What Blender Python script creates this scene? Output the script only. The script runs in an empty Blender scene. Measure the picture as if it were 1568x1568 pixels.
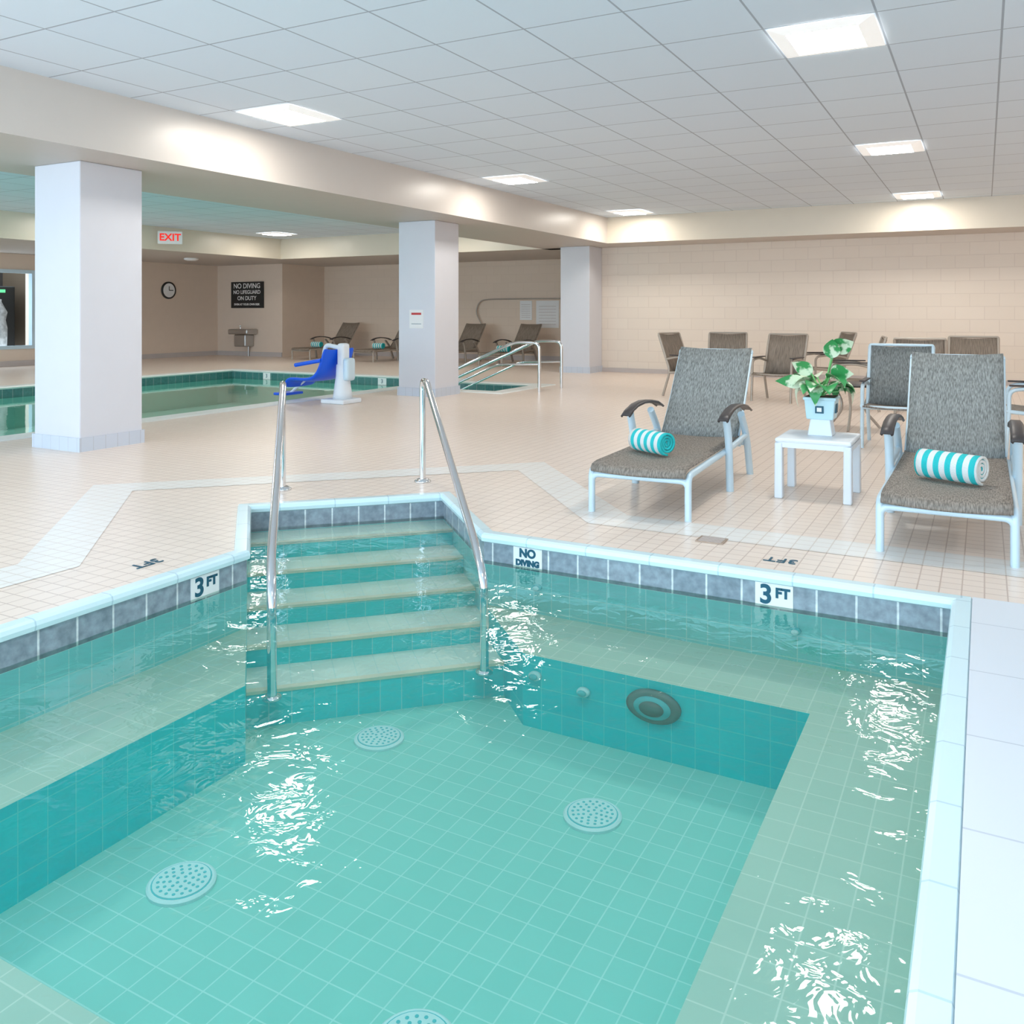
import bpy, math, random
from mathutils import Vector, Matrix
from mathutils.geometry import tessellate_polygon
random.seed(4)
U=1.15            # everything is modelled in units of the tripod height, then scaled to metres
scene=bpy.context.scene
scene.view_settings.view_transform='Standard'
col=scene.collection

# ------------------------------------------------------------------ materials
def _nt(name):
    m=bpy.data.materials.new(name); m.use_nodes=True
    nt=m.node_tree; b=nt.nodes['Principled BSDF']; return m,nt,b
def rgba(c): return (c[0],c[1],c[2],1)
def mat(name,c,rough=.5,metal=0,var=.06,vscale=6,bump=0,bscale=40,emit=0,ecol=None,spec=.5,stretch=None):
    m,nt,b=_nt(name); N=nt.nodes; L=nt.links
    tc=N.new('ShaderNodeTexCoord'); mp=N.new('ShaderNodeMapping'); L.new(tc.outputs['Object'],mp.inputs[0])
    if stretch: mp.inputs['Scale'].default_value=stretch
    n=N.new('ShaderNodeTexNoise'); n.inputs['Scale'].default_value=vscale; n.inputs['Detail'].default_value=4
    L.new(mp.outputs[0],n.inputs['Vector'])
    mx=N.new('ShaderNodeMix'); mx.data_type='RGBA'
    mx.inputs[6].default_value=rgba([max(0,x*(1-var)) for x in c]); mx.inputs[7].default_value=rgba([min(1,x*(1+var)) for x in c])
    fac=n.outputs['Fac']
    if stretch:
        mr=N.new('ShaderNodeMapRange'); mr.inputs[1].default_value=.35; mr.inputs[2].default_value=.65; L.new(fac,mr.inputs[0]); fac=mr.outputs[0]
    L.new(fac,mx.inputs[0]); L.new(mx.outputs[2],b.inputs['Base Color'])
    b.inputs['Roughness'].default_value=rough; b.inputs['Metallic'].default_value=metal
    b.inputs['Specular IOR Level'].default_value=spec
    if bump:
        n2=N.new('ShaderNodeTexNoise'); n2.inputs['Scale'].default_value=bscale; L.new(mp.outputs[0],n2.inputs['Vector'])
        bp=N.new('ShaderNodeBump'); bp.inputs['Strength'].default_value=bump; bp.inputs['Distance'].default_value=.01
        L.new(n2.outputs['Fac'],bp.inputs['Height']); L.new(bp.outputs[0],b.inputs['Normal'])
    if emit:
        b.inputs['Emission Color'].default_value=rgba(ecol or c); b.inputs['Emission Strength'].default_value=emit
    return m
def tile(name,plane,c1,c2,mortar,w,h,gap,rough=.4,off=(0,0),offset=0.0,bump=.2,mott=0,spec=.5,smooth=.1):
    m,nt,b=_nt(name); N=nt.nodes; L=nt.links
    tc=N.new('ShaderNodeTexCoord')
    sp=N.new('ShaderNodeSeparateXYZ'); L.new(tc.outputs['UV' if plane=='UV' else 'Object'],sp.inputs[0])
    a={'XY':(0,1),'YZ':(1,2),'XZ':(0,2),'UV':(0,1)}[plane]
    cb=N.new('ShaderNodeCombineXYZ')
    for i in (0,1):
        ad=N.new('ShaderNodeMath'); ad.operation='SUBTRACT'; ad.inputs[1].default_value=off[i]-1000*(w,h)[i]
        L.new(sp.outputs[a[i]],ad.inputs[0]); L.new(ad.outputs[0],cb.inputs[i])
    br=N.new('ShaderNodeTexBrick'); br.offset=offset; br.squash=1
    L.new(cb.outputs[0],br.inputs['Vector'])
    br.inputs['Color1'].default_value=rgba(c1); br.inputs['Color2'].default_value=rgba(c2); br.inputs['Mortar'].default_value=rgba(mortar)
    br.inputs['Scale'].default_value=1; br.inputs['Mortar Size'].default_value=gap; br.inputs['Mortar Smooth'].default_value=smooth
    br.inputs['Brick Width'].default_value=w; br.inputs['Row Height'].default_value=h
    out=br.outputs['Color']
    if mott:
        n=N.new('ShaderNodeTexNoise'); n.inputs['Scale'].default_value=30; n.inputs['Detail'].default_value=6
        L.new(tc.outputs['Object'],n.inputs['Vector'])
        mx=N.new('ShaderNodeMix'); mx.data_type='RGBA'; mx.blend_type='MULTIPLY'; mx.inputs[0].default_value=mott
        cr=N.new('ShaderNodeValToRGB'); cr.color_ramp.elements[0].position=.3; cr.color_ramp.elements[1].position=.7
        cr.color_ramp.elements[0].color=(.35,.35,.35,1)
        L.new(n.outputs['Fac'],cr.inputs[0]); L.new(out,mx.inputs[6]); L.new(cr.outputs[0],mx.inputs[7]); out=mx.outputs[2]
    L.new(out,b.inputs['Base Color']); b.inputs['Roughness'].default_value=rough; b.inputs['Specular IOR Level'].default_value=spec
    if bump:
        bp=N.new('ShaderNodeBump'); bp.invert=True; bp.inputs['Strength'].default_value=bump; bp.inputs['Distance'].default_value=.004
        L.new(br.outputs['Fac'],bp.inputs['Height']); L.new(bp.outputs[0],b.inputs['Normal'])
    return m
def water(name,tint,scale,strength,dist):
    m=bpy.data.materials.new(name); m.use_nodes=True; nt=m.node_tree; N=nt.nodes; L=nt.links
    N.remove(N['Principled BSDF']); out=N['Material Output']
    tc=N.new('ShaderNodeTexCoord')
    n=N.new('ShaderNodeTexNoise'); n.inputs['Scale'].default_value=scale; n.inputs['Detail'].default_value=3; n.inputs['Distortion'].default_value=.6
    L.new(tc.outputs['Object'],n.inputs['Vector'])
    bp=N.new('ShaderNodeBump'); bp.inputs['Strength'].default_value=strength; bp.inputs['Distance'].default_value=dist
    L.new(n.outputs['Fac'],bp.inputs['Height'])
    fr=N.new('ShaderNodeFresnel'); fr.inputs['IOR'].default_value=1.33; L.new(bp.outputs[0],fr.inputs['Normal'])
    tr=N.new('ShaderNodeBsdfTransparent'); tr.inputs[0].default_value=rgba(tint)
    gl=N.new('ShaderNodeBsdfGlossy'); gl.inputs['Roughness'].default_value=.03; gl.inputs[0].default_value=(1,1,1,1); L.new(bp.outputs[0],gl.inputs['Normal'])
    mx=N.new('ShaderNodeMixShader'); L.new(fr.outputs[0],mx.inputs[0]); L.new(tr.outputs[0],mx.inputs[1]); L.new(gl.outputs[0],mx.inputs[2])
    L.new(mx.outputs[0],out.inputs['Surface']); return m

# ------------------------------------------------------------------ geometry helpers
def empty(name,loc=(0,0,0),rz=0):
    e=bpy.data.objects.new(name,None); e.empty_display_size=.1; col.objects.link(e); e.location=loc; e.rotation_euler[2]=rz; return e
def mesh(name,verts,faces,mats,idx=None,uvs=None,smooth=False,parent=None,loc=None,rot=None,bevel=0,solid=0):
    me=bpy.data.meshes.new(name); me.from_pydata([tuple(v) for v in verts],[],faces)
    if not isinstance(mats,(list,tuple)): mats=[mats]
    for m in mats: me.materials.append(m)
    if idx:
        for p,i in zip(me.polygons,idx): p.material_index=i
    if uvs:
        l=me.uv_layers.new(name='UVMap'); k=0
        for p,fu in zip(me.polygons,uvs):
            for li,u in zip(p.loop_indices,fu): l.data[li].uv=u
    me.validate(); me.update()
    if smooth:
        for p in me.polygons: p.use_smooth=True
    o=bpy.data.objects.new(name,me); col.objects.link(o)
    if parent: o.parent=parent
    if loc: o.location=loc
    if rot: o.rotation_euler=rot
    if solid: s=o.modifiers.new('S','SOLIDIFY'); s.thickness=solid; s.offset=0
    if bevel: b=o.modifiers.new('B','BEVEL'); b.width=bevel; b.segments=3; b.limit_method='ANGLE'
    return o
def box(name,x0,x1,y0,y1,z0,z1,mats,parent=None,bevel=0,loc=None,rot=None):
    v=[(x0,y0,z0),(x1,y0,z0),(x1,y1,z0),(x0,y1,z0),(x0,y0,z1),(x1,y0,z1),(x1,y1,z1),(x0,y1,z1)]
    f=[(3,2,1,0),(4,5,6,7),(0,1,5,4),(2,3,7,6),(1,2,6,5),(3,0,4,7)]
    if isinstance(mats,(list,tuple)): idx=[2,2,1,1,0,0]     # (X-facing, Y-facing, Z-facing)
    else: idx=None
    return mesh(name,v,f,mats,idx,parent=parent,bevel=bevel,loc=loc,rot=rot)
def flat(name,loops,z,m,parent=None,down=False):
    pl=[[Vector((x,y,0)) for x,y in lp] for lp in loops]
    tr=tessellate_polygon(pl); vs=[(p.x,p.y,z) for lp in pl for p in lp]; fs=[]
    for t in tr:
        a,b,c=[Vector(vs[i]) for i in t]
        n=(b-a).cross(c-a).z
        if abs(n)<1e-9: continue
        fs.append(tuple(t) if (n>0)!=down else tuple(reversed(t)))
    return mesh(name,vs,fs,m,parent=parent)
def prism(name,poly,z0,z1,mats,parent=None):   # mats: top, side
    n=len(poly); o=flat(name,[poly],z1,mats[0],parent)
    me=o.data; top=[tuple(p.vertices) for p in me.polygons]
    vs=[(x,y,z1) for x,y in poly]+[(x,y,z0) for x,y in poly]; fs=list(top); idx=[0]*len(top); uvs=[[(vs[i][0],vs[i][1]) for i in f] for f in top]
    u=0
    for i in range(n):
        j=(i+1)%n; L=math.dist(poly[i],poly[j])
        fs.append((i,j,j+n,i+n)); idx.append(1); uvs.append([(u,z1),(u+L,z1),(u+L,z0),(u,z0)]); u+=L
    bpy.data.objects.remove(o)
    return mesh(name,vs,fs,mats,idx,uvs,parent=parent)
def offset_poly(poly,d):     # poly CCW, d>0 outward
    n=len(poly); out=[]
    for i in range(n):
        p0=Vector(poly[i-1]); p=Vector(poly[i]); p1=Vector(poly[(i+1)%n])
        a=(p-p0).normalized(); b=(p1-p).normalized()
        na=Vector((a.y,-a.x)); nb=Vector((b.y,-b.x)); m=(na+nb); m=m/m.dot(na) if m.length>1e-6 else na
        out.append((p.x+m.x*d,p.y+m.y*d))
    return out
def sweep(name,poly,prof,m,parent=None,smooth=False):
    n=len(poly); vs=[];fs=[];uvs=[]; k=len(prof)
    for o,z in prof: vs+= [(x,y,z) for x,y in offset_poly(poly,o)]
    u=0
    for i in range(n):
        j=(i+1)%n; L=math.dist(poly[i],poly[j]); vv=0
        dr=(Vector(poly[j])-Vector(poly[i])).normalized()
        def uu(q): return u+(Vector(vs[q][:2])-Vector(poly[i])).dot(dr)
        for r in range(k-1):
            w=math.dist(prof[r],prof[r+1]); q=(r*n+i,r*n+j,(r+1)*n+j,(r+1)*n+i)
            fs.append(q); uvs.append([(uu(q[0]),vv),(uu(q[1]),vv),(uu(q[2]),vv+w),(uu(q[3]),vv+w)]); vv+=w
        u+=L
    return mesh(name,vs,fs,m,uvs=uvs,parent=parent,smooth=smooth)
def round_path(pts,rad,seg=6):
    pts=[Vector(p) for p in pts]; out=[pts[0]]
    for i in range(1,len(pts)-1):
        a,p,b=pts[i-1],pts[i],pts[i+1]
        r=min(rad,(a-p).length*.48,(b-p).length*.48)
        s=p+(a-p).normalized()*r; e=p+(b-p).normalized()*r
        for k in range(seg+1):
            t=k/seg; out.append(s*(1-t)**2+p*2*t*(1-t)+e*t*t)
    out.append(pts[-1]); return out
def tube(name,pts,r,m,parent=None,rad=.05,cyclic=False,flatx=None):
    P=round_path(pts,rad) if rad else [Vector(p) for p in pts]
    c=bpy.data.curves.new(name,'CURVE'); c.dimensions='3D'; s=c.splines.new('POLY'); s.points.add(len(P)-1)
    for q,p in zip(s.points,P): q.co=(p.x,p.y,p.z,1)
    s.use_cyclic_u=cyclic; s.use_smooth=True
    c.bevel_depth=r; c.bevel_resolution=4; c.use_fill_caps=True; c.materials.append(m)
    o=bpy.data.objects.new(name,c); col.objects.link(o)
    if parent:o.parent=parent
    return o
def lathe(name,prof,m,seg=32,parent=None,loc=None,rot=None,smooth=True):
    vs=[];fs=[]
    for r,z in prof:
        for k in range(seg): a=2*math.pi*k/seg; vs.append((r*math.cos(a),r*math.sin(a),z))
    for i in range(len(prof)-1):
        for k in range(seg):
            j=(k+1)%seg; fs.append((i*seg+k,i*seg+j,(i+1)*seg+j,(i+1)*seg+k))
    fs.append(tuple(reversed(range(seg)))); b=(len(prof)-1)*seg; fs.append(tuple(range(b,b+seg)))
    return mesh(name,vs,fs,m,parent=parent,loc=loc,rot=rot,smooth=smooth)
def text(name,s,size,m,parent=None,loc=(0,0,0),rot=(0,0,0),ext=.001,sx=1,bold=0):
    c=bpy.data.curves.new(name,'FONT'); c.body=s; c.size=size; c.align_x='CENTER'; c.align_y='CENTER'; c.extrude=ext; c.offset=bold
    c.materials.append(m); o=bpy.data.objects.new(name,c); col.objects.link(o); o.location=loc; o.rotation_euler=rot; o.scale[0]=sx
    if parent:o.parent=parent
    return o

# ------------------------------------------------------------------ palette
M_deck=tile('deck_tile','XY',(.93,.79,.69),(.96,.82,.72),(.68,.54,.46),.072,.072,.0025,rough=.32,bump=.15)
M_band=tile('deck_band_tile','XY',(.95,.92,.88),(.96,.93,.89),(.78,.70,.63),.072,.072,.0025,rough=.3)
M_coping=tile('coping_tile','UV',(.72,.92,.98),(.75,.94,.99),(.55,.74,.82),.28,2,.003,rough=.2)
M_slab=tile('coping_slab','XY',(.75,.80,.87),(.77,.82,.88),(.58,.63,.70),2,.42,.003,rough=.45,off=(-1,.2))
M_water_tile=tile('waterline_tile','UV',(.31,.38,.45),(.38,.45,.52),(.9,.96,.98),.138,.3,.004,rough=.2,mott=.6,off=(0,-.17))
M_spa_wall=tile('spa_wall_tile','UV',(.27,.82,.84),(.31,.85,.87),(.6,.95,.95),.085,.085,.002,rough=.4)
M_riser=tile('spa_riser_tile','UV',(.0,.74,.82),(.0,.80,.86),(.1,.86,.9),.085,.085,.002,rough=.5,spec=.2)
M_bench=tile('spa_bench_tile','UV',(.56,.76,.65),(.60,.79,.68),(.78,.9,.8),.085,.085,.002,rough=.5)
M_sfloor=tile('spa_floor_tile','XY',(.31,.80,.71),(.34,.83,.74),(.55,.95,.88),.08,.08,.002,rough=.5)
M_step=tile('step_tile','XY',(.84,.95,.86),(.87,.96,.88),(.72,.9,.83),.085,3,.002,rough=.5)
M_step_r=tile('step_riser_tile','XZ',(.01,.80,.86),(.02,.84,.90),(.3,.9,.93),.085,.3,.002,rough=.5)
M_nose=mat('step_nosing_tan',(.92,.86,.70),.5)
M_water=water('spa_water',(.90,1.0,.985),10,.21,.03)
M_pwater=water('pool_water',(.92,.99,.96),5,.06,.02)
M_pfloor=mat('pool_floor_plaster',(.46,.92,.84),.6)
M_pwall=mat('pool_wall_plaster',(.40,.84,.76),.6)
M_ptile=tile('pool_waterline_tile','UV',(.06,.21,.21),(.09,.26,.25),(.3,.42,.4),.14,.3,.004,rough=.25,mott=.4)
M_pcop=mat('pool_coping',(.88,.90,.88),.4)
M_ceil=tile('ceiling_tile','XY',(.73,.82,.92),(.75,.84,.93),(.42,.47,.54),.554,.603,.006,rough=.9,off=(-.75-.277,4.97-.3015),bump=.3,spec=.1)
M_block=tile('painted_block','XZ',(.86,.76,.66),(.88,.78,.68),(.80,.70,.61),.36,.18,.005,rough=.6,offset=.5,bump=.4)
M_tan=mat('tan_wall_paint',(.82,.67,.55),.6,var=.03)
M_tan2=tile('tan_block','XZ',(.82,.67,.54),(.84,.69,.56),(.78,.63,.51),.36,.18,.004,rough=.6,offset=.5,bump=.3)
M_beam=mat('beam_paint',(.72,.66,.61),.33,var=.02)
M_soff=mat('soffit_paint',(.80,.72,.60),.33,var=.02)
M_under=mat('beam_underside_tone',(.58,.52,.47),.5,var=.03)  # darker tone on the downward faces of beam and soffits
M_col=mat('column_paint',(.74,.75,.81),.45,var=.02)
M_coltile=tile('column_base_tile','XY',(.62,.68,.78),(.65,.70,.80),(.55,.58,.65),.1,.1,.003,rough=.4)
M_base=mat('baseboard_tile',(.58,.52,.50),.4)
M_chrome=mat('chrome',(.80,.82,.85),.10,1,var=.02)
M_alu=mat('painted_aluminium',(.64,.80,.90),.35,.1,var=.04)
M_bronze=mat('bronze_frame',(.48,.42,.36),.4,.3,var=.04)
M_white=mat('white_plastic',(.83,.89,.95),.4,var=.02)
M_lens=mat('light_lens',(1,1,1),.5,emit=40,ecol=(1,.95,.87))
M_frame=mat('light_frame',(.95,.96,.98),.4,emit=.35,ecol=(1,.98,.95))
M_dark=mat('dark_pad',(.06,.05,.05),.4)
M_sling=mat('sling_fabric',(.245,.26,.255),.7,var=.42,vscale=42,bump=.3,bscale=150,stretch=(5,.9,.9))
M_sling2=mat('sling_fabric_seat',(.28,.24,.205),.7,var=.4,vscale=42,bump=.3,bscale=150,stretch=(5,.9,.9))
M_sling3=mat('sling_fabric_brown',(.28,.225,.18),.7,var=.3,vscale=22,stretch=(7,.5,.5))
M_blue=mat('blue_seat_plastic',(.0,.11,.85),.35)
M_black=mat('black_paint',(.02,.02,.02),.5)
M_paper=mat('paper',(.9,.9,.9),.6,var=.03)
M_ink=mat('navy_ink',(.01,.10,.16),.5)
M_grate=mat('grate_cyan',(.72,.99,.99),.4,var=.03)
M_hole=mat('grate_hole',(.12,.66,.70),.6)
M_steel=mat('brushed_steel',(.5,.5,.5),.3,1)
M_leaf=None

# ------------------------------------------------------------------ room shell
ZC=2.493; ZB=2.087
spa=[(-2.69,.64),(-.085,.64),(-.085,3.37),(-1.97,3.37),(-2.592,3.992),(-3.312,3.272),(-2.69,2.65)]
pool=[(-11.4,1.0),(-6.9,1.0),(-6.9,9.5),(-5.4,9.5),(-5.4,10.6),(-6.9,10.6),(-6.9,10.9),(-11.4,10.9)]
X0,X1,Y0,Y1=-16.2,4.6,-3,16.4
flat('floor',[[(X0,Y0),(X1,Y0),(X1,Y1),(X0,Y1)],list(reversed(spa)),list(reversed(pool))],0,M_deck)
box('ceiling',X0,X1,Y0,Y1,ZC,ZC+.08,M_ceil)
box('wall_back',-6.21,X1,13.67,13.95,0,ZC,M_block)
box('wall_back_pool',-13.82,-5.7,16.1,16.35,0,ZC,M_tan2)
box('wall_return',-6.0,-5.7,13.95,16.1,0,ZC,M_tan)
box('wall_alcove',-15.84,-13.82,14.69,16.35,0,ZC,M_tan)
box('wall_right',4.35,4.6,Y0,13.67,0,ZC,M_tan)
wl=empty('wall_left')
box('wall_lower',-16.1,-15.84,Y0,14.69,0,.317,M_tan,wl); box('wall_upper',-16.1,-15.84,Y0,14.69,1.794,ZC,M_tan,wl)
box('wall_a',-16.1,-15.84,10.19,14.69,.317,1.794,M_tan,wl); box('wall_b',-16.1,-15.84,Y0,8.3,.317,1.794,M_tan,wl)
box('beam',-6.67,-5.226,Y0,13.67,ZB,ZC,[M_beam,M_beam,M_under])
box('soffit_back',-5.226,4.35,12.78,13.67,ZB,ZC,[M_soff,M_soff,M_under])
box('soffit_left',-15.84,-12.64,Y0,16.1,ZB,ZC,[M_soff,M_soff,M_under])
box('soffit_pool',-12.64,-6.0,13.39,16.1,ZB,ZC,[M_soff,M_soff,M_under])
box('baseboard_back',-5.685,4.35,13.64,13.67,0,.07,M_base)
box('baseboard_pool',-13.82,-6.0,16.07,16.1,0,.1,M_base)
box('baseboard_left',-15.84,-15.81,Y0,14.69,0,.1,M_base)
box('baseboard_alcove',-15.81,-13.82,14.66,14.69,0,.1,M_base)
for y in (4.0,8.58,13.14):
    c=empty('column'); box('shaft',-6.21,-5.685,y,y+.525,0,ZB,M_col,c,bevel=.008)
    box('base_tile',-6.222,-5.673,y-.012,y+.537,0,.1,M_coltile,c)
# window in left wall with vending machine beyond
w=empty('window_1')
for a in ((8.3,8.36,.317,1.794),(10.13,10.19,.317,1.794),(8.36,10.13,.317,.38),(8.36,10.13,1.73,1.794)):
    box('frame',-15.9,-15.8,a[0],a[1],a[2],a[3],M_alu,w)
box('lobby_backdrop',-17.6,-17.5,7.5,11,0,2.2,mat('dark_lobby',(.05,.04,.035),.6))  # dark backdrop panels added beyond the window, room dimness put into their colour
box('lobby_backdrop_side',-17.5,-16.1,10.6,10.7,0,2.2,mat('lobby_side',(.12,.08,.05),.6))
vm=empty('vending_machine'); box('cabinet',-17.3,-16.6,9.45,10.3,.0,1.5,M_black,vm,bevel=.02)
box('lit_header',-16.6,-16.59,9.55,10.1,1.38,1.44,mat('vm_header',(.1,.7,.3),.5,emit=.6,ecol=(.2,.9,.4)),vm)
box('red_stripe',-16.6,-16.59,9.5,9.62,.3,1.2,mat('vm_red',(.6,.03,.02),.4,emit=.2),vm)
M_bot=mat('bottle_print',(.5,.5,.5),.5,var=.9,vscale=14)
lathe('bottle_graphic',[(.0,.3),(.14,.3),(.15,.7),(.12,.85),(.15,1.0),(.05,1.2),(.05,1.25)],M_bot,parent=vm,loc=(-16.56,9.95,0))

# ------------------------------------------------------------------ ceiling lights
def light(x,y):
    e=empty('ceiling_light',(x,y,ZC))
    a,b=.265,.29; c,d=.18,.20
    vs=[(-a,-b,-.004),(a,-b,-.004),(a,b,-.004),(-a,b,-.004),(-c,-d,-.022),(c,-d,-.022),(c,d,-.022),(-c,d,-.022)]
    mesh('tray',vs,[(0,1,5,4),(1,2,6,5),(2,3,7,6),(3,0,4,7)],M_frame,parent=e)
    mesh('lens',[(-c,-d,-.022),(-c,d,-.022),(c,d,-.022),(c,-d,-.022)],[(0,1,2,3)],M_lens,parent=e)
for x,y in ((-.75,4.97),(-.75,8.59),(-.75,12.2),(-4.63,5.0),(-4.63,8.61),(-4.63,12.22),(-.75,1.35),(-4.63,1.35),(2.6,4.97),(2.6,8.59),(2.6,12.2),
            (-11.8,12.4),(-8.2,12.4),(-11.8,8.7),(-8.8,8.7),(-11.8,5.0),(-9.4,4.6)): light(x,y)

# ------------------------------------------------------------------ spa
S=empty('hot_tub')
sweep('waterline_band',spa,[(0,-.025),(0,-.125)],M_water_tile,S)
sweep('basin_wall',spa,[(0,-.125),(0,-.6)],M_spa_wall,S)
sweep('coping',spa,[(.050,.001),(.044,.013),(0,.014),(-.012,.008),(-.016,-.006),(-.012,-.022),(0,-.028)],M_coping,S)
flat('basin_floor',[offset_poly(spa,.01)],-.582,M_sfloor,S)
bench=[(-1.555,2.955),(-1.97,3.37),(-.085,3.37),(-.085,.64),(-2.69,.64),(-2.69,2.65),(-2.275,2.235),(-2.275,1.055),(-.5,1.055),(-.5,2.955)]
prism('bench',bench,-.582,-.307,[M_bench,M_riser],S)
# stairs in the diagonal alcove (local x = along tread, local y = outward)
st=empty('stairs',(-2.33,3.01,0),math.radians(45)); st.parent=S
for i in range(5):
    n1=.88-.24*i; n0=n1-.24; z=-.125-.08*i-(.005 if i==0 else 0)
    box('step_%d'%(i+1),-.509,.509,n0,n1+.01,-.585,z,[M_riser,M_step_r,M_step],st)
    box('nosing_%d'%(i+1),-.508,.508,n0-.004,n0+.03,z-.009,z+.003,M_nose,st)
wat=[(x,y) for x,y in spa]
flat('hot_tub_water',[wat],-.11,M_water)
box('coping_slab_right',-.037,1.2,-1.0,3.42,.0,.012,M_slab)
# grates
for x,y in ((-1.97,2.6),(-1.08,2.52),(-1.95,1.68),(-1.08,1.55)):
    g=empty('drain_grate',(x,y,-.582))
    lathe('disc',[(.092,0),(.092,.008),(.086,.012)],M_grate,parent=g,smooth=False)
    lathe('groove',[(.080,.011),(.080,.0128)],M_hole,parent=g,smooth=False); lathe('plate',[(.076,.012),(.076,.0145)],M_grate,parent=g,smooth=False)
    for r,k in ((.014,4),(.030,8),(.046,13),(.062,18)):
        for j in range(k):
            a=2*math.pi*j/k; lathe('hole',[(.0048,.0145),(.0048,.0155)],M_hole,8,parent=g,loc=(r*math.cos(a),r*math.sin(a),0),smooth=False)
def disc_y(name,x,y,z,r,m1,m2,parent):
    g=empty(name,(x,y,z)); g.rotation_euler[0]=math.radians(90)
    lathe('ring',[(r,0),(r,.015),(r*.8,.02)],m1,parent=g); lathe('inner',[(r*.68,.018),(r*.68,.026),(r*.3,.03)],m2,parent=g)
    return g
M_rg=mat('ring_teal',(.16,.30,.28),.4)
g=disc_y('skimmer_ring',-1.03,2.955,-.395,.1,M_rg,M_hole,None); g.scale=(1,.58,1)
lathe('cap',[(.045,.03),(.045,.034)],M_rg,parent=g)
for x,z in ((-1.3,-.40),(-1.5,-.38)): disc_y('water_jet',x,2.955,z,.025,M_grate,M_hole,None).scale=(1,.65,1)
for x in (-.62,-1.7): disc_y('water_jet',x,3.37,-.19,.02,M_hole,M_grate,None).scale=(1,.65,1)
# depth markers
def marker(cx,cy,rz,lines):
    g=empty('depth_marker',(cx,cy,-.073),rz)   # local -y faces the water
    box('tile',-.07,.07,-.003,.002,-.045,.045,M_paper,g)
    for s,size,x,z in lines: text('letters',s,size,M_ink,g,(x,-.004,z),(math.radians(90),0,0),bold=.0025)
marker(-.70,3.37,0,(('3',.1,-.03,0),('FT',.05,.032,.012)))
marker(-1.75,3.37,0,(('NO',.05,0,.02),('DIVING',.034,0,-.022)))
marker(-2.69,2.43,math.radians(90),(('3',.1,-.03,0),('FT',.05,.032,.012)))
# hand rails
def rail(t0,t1):
    g=empty('handrail',(-2.33,3.01,0),math.radians(45))
    pts=[(t1,1.30,0),(t1,1.30,.60),(t1,1.18,.60),(t0,-.22,.03),(t0,-.38,-.08),(t0,-.38,-.44)]
    tube('tube',pts,.0185,M_chrome,g,rad=.11)
    lathe('flange',[(.05,0),(.05,.008),(.03,.02),(.018,.02)],M_chrome,parent=g,loc=(t1,1.30,0))
    lathe('foot',[(.035,-.452),(.035,-.445),(.018,-.44)],M_chrome,parent=g,loc=(t0,-.38,0))
rail(-.415,-.325); rail(.41,.475)
# deck band + drain
def strip(name,pts,w,m=None):
    n=len(pts); L=[];R=[]
    for i,p in enumerate(pts):
        p=Vector(p); a=(p-Vector(pts[i-1])).normalized() if i>0 else None; b=(Vector(pts[i+1])-p).normalized() if i<n-1 else None
        a=a or b; b=b or a; na=Vector((-a.y,a.x)); nb=Vector((-b.y,b.x)); m=na+nb; m/=m.dot(na)
        L.append(p+m*w/2); R.append(p-m*w/2)
    vs=[(q.x,q.y,.0015) for q in L+R]; fs=[(i+n,i+1+n,i+1,i) for i in range(n-1)]
    return mesh(name,vs,fs,M_band)
def loc2(t,n): return (-2.33+.7071*t-.7071*n, 3.01+.7071*t+.7071*n)
strip('deck_border_tile',[(-3.25,.2),(-3.25,2.15),loc2(-1.25,1.62),loc2(1.25,1.62),(-1.6,3.92),(3,3.92)],.24)
d=empty('deck_drain',(-1.05,3.77,.001)); box('frame',-.06,.06,-.05,.05,0,.004,mat('brass_drain',(.50,.38,.30),.4,.4),d)
for i in range(6): box('slot',-.05,.05,-.04+.015*i,-.034+.015*i,.004,.005,M_base,d)
text('deck_depth_marking','3FT',.085,M_ink,None,(-.72,3.60,.002),(0,0,math.radians(180)))
text('deck_depth_marking','3FT',.085,M_ink,None,(-2.93,2.35,.002),(0,0,math.radians(-90)))

# ------------------------------------------------------------------ swimming pool
P=empty('swimming_pool')
sweep('waterline_band',pool,[(0,-.01),(0,-.14)],M_ptile,P)
sweep('pool_wall',pool,[(0,-.14),(0,-.9)],M_pwall,P)
flat('pool_floor',[pool],-.55,M_pfloor,P)
sweep('coping',pool,[(.22,.001),(.21,.012),(0,.013),(-.02,.0),(0,-.02)],M_pcop,P)
flat('swimming_pool_water',[pool],-.12,M_pwater)
for x in (-10.6,-8.2):
    g=empty('depth_marker',(x,10.9,-.07)); box('tile',-.08,.08,-.006,0,-.05,.05,M_paper,g); text('letters','3',.09,M_ink,g,(0,-.008,0),(math.radians(90),0,0))
def rail2(y):
    g=empty('pool_handrail',(0,y,0))
    tube('tube',[(-4.9,0,0),(-4.9,0,.62),(-5.25,0,.62),(-6.6,0,.05),(-6.6,0,-.4)],.02,M_chrome,g,rad=.1)
    tube('mid_rail',[(-4.9,0,.35),(-5.5,0,.33),(-6.6,0,-.15)],.014,M_chrome,g,rad=.1)
rail2(9.75); rail2(10.4)
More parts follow.
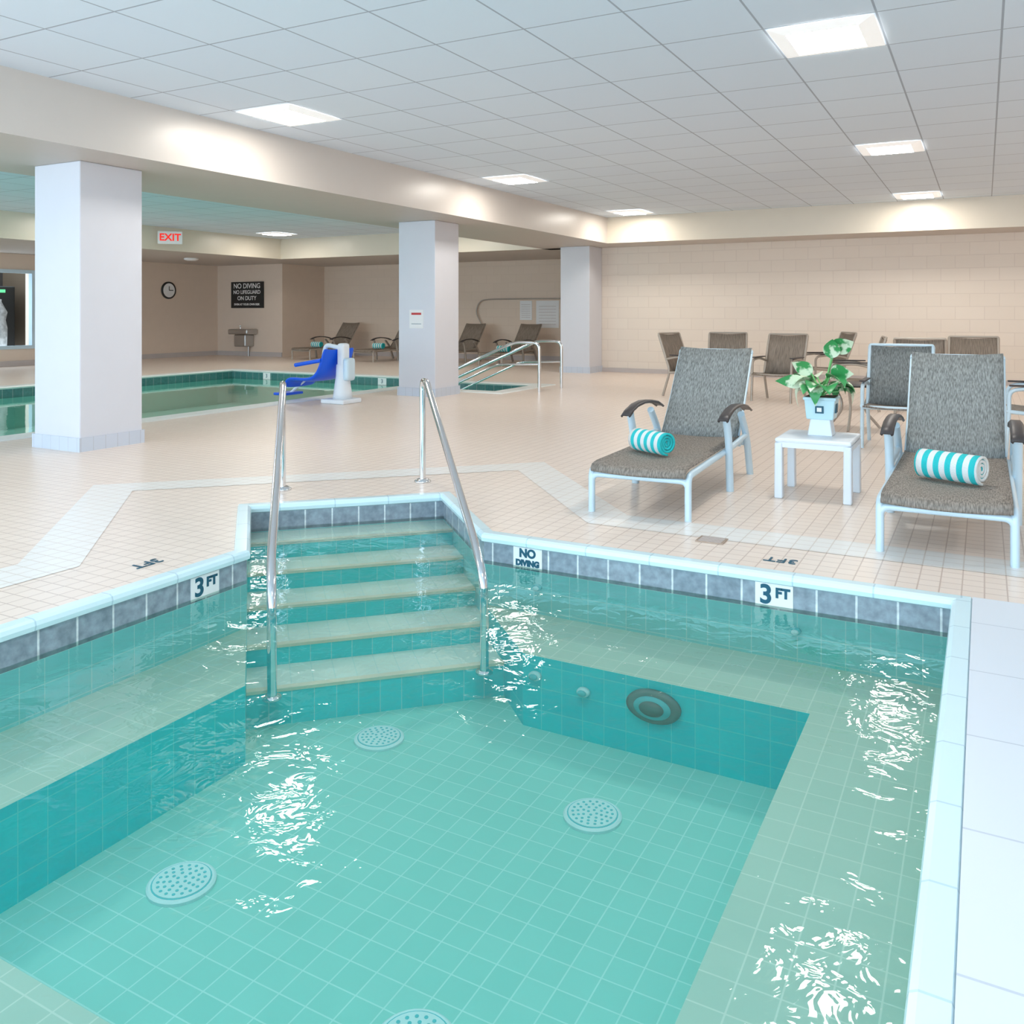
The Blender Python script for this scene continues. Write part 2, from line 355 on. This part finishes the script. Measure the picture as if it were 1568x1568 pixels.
# pool lift
l=empty('pool_lift',(-6.26,7.55,0),math.radians(0))
box('base',-.14,.18,-.16,.16,0,.05,M_white,l,bevel=.015)
box('mast',.0,.10,-.06,.06,.05,.66,M_white,l,bevel=.03)
lathe('column_cover',[(.11,.04),(.10,.12),(.075,.3),(.07,.42),(.05,.44)],M_white,24,l,(.04,0,0))
box('battery_box',.09,.17,-.07,.07,.25,.5,M_alu,l,bevel=.03)
tube('arm',[(.05,0,.60),(-.2,0,.64),(-.25,0,.4)],.025,M_white,l,rad=.06)
def shell(name,prof,w,m,parent,th=.02):
    vs=[];fs=[]
    for i,(x,z) in enumerate(prof): vs+=[(x,-w/2,z+.03),(x,-w/2+.04,z),(x,w/2-.04,z),(x,w/2,z+.03)]
    for i in range(len(prof)-1):
        for k in range(3): fs.append((i*4+k,i*4+k+1,i*4+k+5,i*4+k+4))
    o=mesh(name,vs,fs,m,parent=parent,smooth=True); s=o.modifiers.new('S','SOLIDIFY'); s.thickness=th
    o.modifiers.new('SS','SUBSURF').render_levels=2; return o
shell('seat',[(-.02,.60),(-.06,.48),(-.12,.32),(-.22,.25),(-.45,.27),(-.56,.25),(-.6,.16)],.5,M_blue,l,.035)
tube('arm_rest_1',[(-.05,-.25,.48),(-.4,-.27,.42)],.022,M_blue,l,rad=0); tube('arm_rest_2',[(-.05,.25,.48),(-.4,.27,.42)],.022,M_blue,l,rad=0)
tube('leg_tube',[(-.5,0,.23),(-.72,0,.08)],.014,M_white,l,rad=0); box('footrest',-.84,-.66,-.15,.15,.06,.09,M_blue,l,bevel=.01)

# ------------------------------------------------------------------ wall items
c=empty('wall_clock',(-15.84,13.28,1.485)); c.rotation_euler=(0,math.radians(90),0)
lathe('rim',[(.19,0),(.19,.03),(.155,.03)],M_black,parent=c); lathe('face',[(.155,.02),(.155,.032)],M_paper,parent=c,smooth=False)
box('hand_1',-.09,0,-.008,.008,.033,.036,M_black,c); box('hand_2',-.008,.008,0,.11,.033,.036,M_black,c)
e=empty('exit_sign',(-12.38,10.42,2.29)); e.rotation_euler[2]=math.radians(50)
box('case',-.2,.2,-.03,.03,-.11,.11,M_paper,e,bevel=.01); text('letters','EXIT',.17,mat('exit_red',(.9,.02,.01),.5,emit=.5,ecol=(1,.02,.01)),e,(0,-.034,0),(math.radians(90),0,0),bold=.004)
s=empty('pool_rules_sign',(-14.87,14.69,1.4)); box('board',-.5,.5,-.03,0,-.3,.3,M_black,s)
for i,(tx,sz) in enumerate((('NO DIVING',.16),('NO LIFEGUARD',.12),('ON DUTY',.13),('SWIM AT YOUR OWN RISK',.065))): text('line',tx,sz,M_paper,s,(0,-.035,.2-.14*i),(math.radians(90),0,0),bold=.002)
f=empty('drinking_fountain',(-14.85,14.69,0)); box('basin',-.3,.3,-.35,0,.5,.62,M_steel,f,bevel=.03); box('body',-.18,.18,-.28,0,.22,.5,M_steel,f,bevel=.03)
tube('spout',[(-.15,-.1,.62),(-.15,-.1,.68),(-.1,-.16,.69)],.012,M_chrome,f,rad=.02)
tube('waste_pipe',[(.05,-.05,.24),(.05,-.05,.0)],.02,M_steel,f,rad=0)
p=empty('column_notice',(-5.95,8.58,.92)); box('sheet',-.1,.1,-.004,0,-.11,.11,M_paper,p); box('header',-.07,.07,-.006,-.004,.05,.075,mat('red_ink',(.6,.05,.05),.6),p); box('body_text',-.07,.07,-.006,-.004,-.06,-.055,M_ink,p)
for x,wd,hh,dz in ((-7.9,.26,.28,-.02),(-8.4,.14,.2,.06),(-7.4,.12,.28,0)):
    p=empty('wall_notice',(x,16.1,.98+dz)); box('sheet',-wd,wd,-.01,0,-hh,hh,M_paper,p)
    for k in range(7): box('row',-wd*.75,wd*.75,-.012,-.01,-hh*.75+hh*.22*k,-hh*.75+.008+hh*.22*k,M_base,p)
tube('wall_pipe',[(-9.45,16.05,.75),(-9.6,16.05,1.0),(-9.5,16.05,1.25),(-9.2,16.05,1.28),(-7.3,16.05,1.28)],.014,M_bronze,None,rad=.2)
w=empty('smoke_detector',(-14.0,12.3,ZB-.05)); lathe('body',[(.08,0),(.14,.02),(.14,.05)],M_paper,parent=w)

# ------------------------------------------------------------------ furniture
def sling(name,prof,w,m,parent):
    vs=[];fs=[];nx=8
    for y,z in prof:
        for k in range(nx+1):
            t=k/nx*2-1; vs.append((t*w/2,y,z-.012*(1-t*t)))
    for i in range(len(prof)-1):
        for k in range(nx): a=i*(nx+1)+k; fs.append((a,a+1,a+nx+2,a+nx+1))
    return mesh(name,vs,fs,m,parent=parent,smooth=True,solid=.008)
def chaise(x,y,rz=0,wd=.49,M=None):
    M=M or M_alu; near=M is M_alu
    g=empty('chaise_lounge',(x,y,0),rz); h=wd/2; r=.017
    for sx in (-1,1):
        X=sx*h
        tube('side_rail',[(X,.0,0),(X,.0,.215),(X,1.25,.222)],r,M,g,rad=.05)
        tube('back_rail',[(X*.95,1.2,.22),(X*.95,1.42,.45),(X*.95,1.66,.745)],r*.6,M,g,rad=.2)
        A=sx*(h+.03)
        tube('arm_front_leg',[(A,.80,0),(A,.76,.3),(A,.7,.42)],r*1.25,M,g,rad=.08)
        tube('arm_rear_leg',[(A,1.38,0),(A,1.27,.25),(A,1.1,.40)],r*1.25,M,g,rad=.1)
        tube('arm_brace',[(A,.77,.24),(A,1.25,.26)],r*.9,M,g,rad=0)
        ys=[.62,.68,.78,.92,1.06,1.2,1.3]; zs=[.405,.43,.45,.458,.45,.43,.40]; vs=[];fs=[]
        for a,b in zip(ys,zs): vs+=[(A-.026,a,b),(A-.018,a,b+.010),(A+.018,a,b+.010),(A+.026,a,b)]
        for i in range(6):
            for k in range(3): fs.append((i*4+k,i*4+k+1,i*4+k+5,i*4+k+4))
        mesh('arm_pad',vs,fs,M_dark,parent=g,smooth=True,solid=.012)
    tube('front_bow',[(-h,.0,.10),(-h,-.0,.19),(h,-.0,.19),(h,0,.10)],r*.9,M,g,rad=.07)
    tube('cross_bar',[(-h,1.24,.2),(h,1.24,.2)],r*.8,M,g,rad=0)
    tube('rear_bar',[(-h-.03,1.3,.2),(h+.03,1.3,.2)],r*.8,M,g,rad=0)
    tube('top_bar',[(-h*.95,1.64,.73),(-h*.95,1.665,.75),(h*.95,1.665,.75),(h*.95,1.64,.73)],r*.6,M,g,rad=.03)
    sling('seat_sling',[(-.025,.21),(-.028,.226),(-.01,.24),(.05,.247),(.3,.245),(.6,.243),(.9,.243),(1.15,.245),(1.25,.252)],wd-.01,M_sling2 if near else M_sling3,g)
    sling('back_sling',[(1.19,.245),(1.27,.32),(1.36,.41),(1.46,.53),(1.56,.65),(1.655,.765),(1.67,.765)],wd*.95,M_sling if near else M_sling3,g)
    return g
c1=chaise(-1.49,4.05,math.radians(2.5)); c2=chaise(-.14,3.94)
for x in (-12.65,-11.0,-9.35,-8.05): chaise(x,14.0,M=M_bronze)

M_towel,nt,b=_nt('striped_towel'); N=nt.nodes;L=nt.links
tc=N.new('ShaderNodeTexCoord'); sp=N.new('ShaderNodeSeparateXYZ'); L.new(tc.outputs['Object'],sp.inputs[0])
m1=N.new('ShaderNodeMath'); m1.operation='MULTIPLY'; m1.inputs[1].default_value=19; m2=N.new('ShaderNodeMath'); m2.operation='FRACT'; m3=N.new('ShaderNodeMath'); m3.operation='GREATER_THAN'; m3.inputs[1].default_value=.5
m0=N.new('ShaderNodeMath'); m0.operation='ADD'; m0.inputs[1].default_value=5
L.new(sp.outputs[0],m0.inputs[0]); L.new(m0.outputs[0],m1.inputs[0]); L.new(m1.outputs[0],m2.inputs[0]); L.new(m2.outputs[0],m3.inputs[0])
mx=N.new('ShaderNodeMix'); mx.data_type='RGBA'; mx.inputs[6].default_value=(.03,.60,.62,1); mx.inputs[7].default_value=(.86,.88,.86,1)
L.new(m3.outputs[0],mx.inputs[0]); L.new(mx.outputs[2],b.inputs['Base Color']); b.inputs['Roughness'].default_value=.95
n=N.new('ShaderNodeTexNoise'); n.inputs['Scale'].default_value=220; bp=N.new('ShaderNodeBump'); bp.inputs['Strength'].default_value=.8; bp.inputs['Distance'].default_value=.006
L.new(tc.outputs['Object'],n.inputs['Vector']); L.new(n.outputs['Fac'],bp.inputs['Height']); L.new(bp.outputs[0],b.inputs['Normal'])
def towel(x,y,z,ln=.26,r=.062,rz=0):
    turns=3.4; n=110; vs=[];fs=[]; th=r/turns*.36
    K=9
    for i in range(n):
        t=i/(n-1); a=t*turns*2*math.pi+2.2; rr=.006+(r-.006-th/2)*t
        for j in range(K):
            xx=(j/(K-1)-.5)*(ln-.016*(1-t)); vs.append((xx,rr*math.cos(a),rr*math.sin(a)))
    for i in range(n-1):
        for j in range(K-1): p=i*K+j; fs.append((p,p+1,p+K+1,p+K))
    o=mesh('rolled_towel',vs,fs,M_towel,smooth=True,loc=(x,y,z+r),rot=(0,0,rz))
    s=o.modifiers.new('S','SOLIDIFY'); s.thickness=th*1.7; s.offset=0
    return o
towel(-1.57,4.47,.247,.25,.062,-.5); towel(-.13,4.37,.247,.28,.066,-.45)
for x in (-12.65,-11.0,-9.35,-8.05): towel(x,14.5,.247)

# side table
t=empty('side_table',(-.80,5.0,0))
box('top',-.195,.195,-.2,.2,.3,.325,M_white,t,bevel=.012)
for sx in (-1,1):
    for sy in (-1,1):
        x,y=sx*.175,sy*.175
        mesh('leg',[(x-.022,y-.03,0),(x+.022,y-.03,0),(x+.022,y+.03,0),(x-.022,y+.03,0),(x-.02,y-.026,.3),(x+.02,y-.026,.3),(x+.02,y+.026,.3),(x-.02,y+.026,.3)],
             [(3,2,1,0),(4,5,6,7),(0,1,5,4),(2,3,7,6),(1,2,6,5),(3,0,4,7)],M_white,parent=t,bevel=.008)
    box('apron',-.175,.175,sx*.185-.01,sx*.185+.01,.275,.302,M_white,t); box('apron_side',sx*.185-.01,sx*.185+.01,-.175,.175,.275,.302,M_white,t)

# potted plant
pl=empty('potted_plant',(-.79,5.04,.325))
M_pot=mat('glazed_pot',(.58,.82,.90),.25); M_soil=mat('soil',(.06,.04,.03),.9,bump=.6)
def frust(name,a,b,z0,z1,m,parent,bevel=.006):
    vs=[(-a,-a,z0),(a,-a,z0),(a,a,z0),(-a,a,z0),(-b,-b,z1),(b,-b,z1),(b,b,z1),(-b,b,z1)]
    return mesh(name,vs,[(3,2,1,0),(4,5,6,7),(0,1,5,4),(2,3,7,6),(1,2,6,5),(3,0,4,7)],m,parent=parent,bevel=bevel)
frust('foot',.065,.05,0,.1,M_white,pl); frust('pot',.07,.08,.09,.2,M_pot,pl); frust('rim',.086,.086,.195,.212,M_pot,pl); frust('soil',.076,.076,.2,.214,M_soil,pl,0)
box('square_motif',-.022,.022,-.080,-.07,.125,.165,M_ink,pl); box('square_motif_inner',-.012,.012,-.084,-.079,.134,.156,M_paper,pl)
box('square_motif_side',.07,.080,-.03,.03,.125,.175,M_ink,pl)
M_leaf,nt,b=_nt('variegated_leaf'); N=nt.nodes;L=nt.links
tc=N.new('ShaderNodeTexCoord'); n=N.new('ShaderNodeTexNoise'); n.inputs['Scale'].default_value=13; n.inputs['Detail'].default_value=5
L.new(tc.outputs['Object'],n.inputs['Vector']); cr=N.new('ShaderNodeValToRGB'); E=cr.color_ramp.elements
E[0].position=.48; E[0].color=(.05,.33,.10,1); E[1].position=.54; E[1].color=(.78,.88,.66,1)
L.new(n.outputs['Fac'],cr.inputs[0]); L.new(cr.outputs[0],b.inputs['Base Color']); b.inputs['Roughness'].default_value=.35
M_stem=mat('green_stem',(.2,.55,.18),.5)
def leaf(ang,reach,height,ln,wd,droop,base=(0,0,.21)):
    bx=Vector(base); d=Vector((math.cos(ang),math.sin(ang),0)); tip0=bx+d*reach+Vector((0,0,height))
    tube('stem',[bx,bx+d*reach*.3+Vector((0,0,height*.7)),tip0],.004,M_stem,pl,rad=.05)
    side=Vector((-d.y,d.x,0)); vs=[];fs=[];n=10
    for i in range(n+1):
        t=i/n; c=tip0+d*ln*t*math.cos(droop*t)+Vector((0,0,ln*(.35*t-droop*t*t*.8)))
        w=wd*math.sin(math.pi*min(1,t**.75))*.5+.0005
        vs+=[c+side*w+Vector((0,0,w*.5)),c,c-side*w+Vector((0,0,w*.5))]
    for i in range(n):
        a=i*3; fs+=[(a,a+1,a+4,a+3),(a+1,a+2,a+5,a+4)]
    mesh('leaf',vs,fs,M_leaf,parent=pl,smooth=True)
for i in range(16):
    a=i*2.4+random.uniform(-.3,.3); leaf(a,random.uniform(.03,.09),random.uniform(.03,.11),random.uniform(.13,.18),random.uniform(.09,.12),random.uniform(.6,1.2))
def upleaf(x,y,z,ln,wd,lean,face):     # upright broad leaf on a stalk, blade roughly facing -y
    b0=Vector((0,0,.21)); b1=Vector((x,y,z)); tube('stem',[b0,(b0+b1)/2+Vector((x*.15,0,.02)),b1],.005,M_stem,pl,rad=.05)
    up=Vector((math.sin(lean),0,math.cos(lean))); side=Vector((math.cos(lean)*math.cos(face),math.sin(face),-math.sin(lean))); vs=[];fs=[];n=10
    for i in range(n+1):
        t=i/n; c=b1+up*ln*t+Vector((0,-.05*t*t,-.03*t*t)); w=wd*math.sin(math.pi*min(1,t**.7))*.5+.0005
        vs+=[c+side*w+Vector((0,-w*.3,0)),c,c-side*w+Vector((0,-w*.3,0))]
    for i in range(n):
        a=i*3; fs+=[(a,a+1,a+4,a+3),(a+1,a+2,a+5,a+4)]
    mesh('leaf',vs,fs,M_leaf,parent=pl,smooth=True)
upleaf(.06,.02,.46,.14,.10,.9,.4); upleaf(.05,0,.42,.14,.09,.1,.2); upleaf(.05,-.02,.34,.13,.09,1.3,.3)
upleaf(-.05,0,.33,.14,.09,-.8,-.3); upleaf(-.08,-.03,.28,.16,.08,-1.3,-.2)

# patio arm chairs
def armchair(x,y,rz,M):
    g=empty('patio_armchair',(x,y,0),rz); h=.225; r=.014     # faces local -y
    for sx in (-1,1):
        X=sx*h
        tube('front_leg',[(X,-.22,0),(X,-.2,.3),(X,-.2,.46),(X,.0,.48),(X,.2,.44)],r,M,g,rad=.06)
        tube('back_leg',[(X,.24,0),(X,.14,.30),(X,.2,.46),(X,.30,.73)],r,M,g,rad=.08)
        tube('seat_rail',[(X,-.22,.31),(X,.16,.28)],r,M,g,rad=0)
        box('arm_pad',X-.022,X+.022,-.2,.14,.485,.497,M_dark,g,bevel=.005)
    tube('top_rail',[(-h,.29,.72),(-h,.305,.745),(h,.305,.745),(h,.29,.72)],r*.8,M,g,rad=.03)
    tube('cross_rail',[(-h,-.21,.30),(h,-.21,.30)],r,M,g,rad=0)
    far=M is M_bronze
    sling('seat_sling',[(-.23,.305),(-.2,.32),(0,.30),(.16,.295)],.44,M_sling3 if far else M_sling2,g)
    sling('back_sling',[(.14,.30),(.2,.46),(.25,.61),(.30,.74)],.44,M_sling3 if far else M_sling,g)
R=math.radians
for x,y,a in ((-3.1,10.2,75),(-2.75,10.5,10),(-2.05,10.1,-10),(-1.75,11.4,-60),(-1.2,9.6,-80),(-.57,7.1,0),(-.55,9.6,180),(-.1,9.9,0),(.35,7.2,-90)):
    armchair(x,y,R(a),M_bronze if y>8 else M_alu)
st=empty('round_side_table',(-1.0,8.0,0))
lathe('top',[(.24,.37),(.25,.38),(.24,.39)],M_dark,40,st)
for k in range(3):
    a=2*math.pi*k/3+.5; ca,sa=math.cos(a),math.sin(a)
    tube('leg',[(ca*.24,sa*.24,0),(ca*.08,sa*.08,.18),(ca*.2,sa*.2,.37)],.012,M_bronze,st,rad=.1)

# ------------------------------------------------------------------ light & camera
wd=bpy.data.worlds.new('world'); scene.world=wd; wd.use_nodes=True
bg=wd.node_tree.nodes['Background']; bg.inputs[0].default_value=(.66,.85,1,1); bg.inputs[1].default_value=4.6
for o in list(scene.objects):
    if o.parent is None:
        o.location=o.location*U; o.scale=o.scale*U
cd=bpy.data.cameras.new('camera'); cam=bpy.data.objects.new('camera',cd); col.objects.link(cam)
cam.location=(0,0,U); cam.rotation_euler=(math.radians(90),0,math.radians(28.48))
cd.sensor_width=36; cd.lens=30.62; cd.shift_y=-.195; cd.clip_end=200
scene.camera=cam
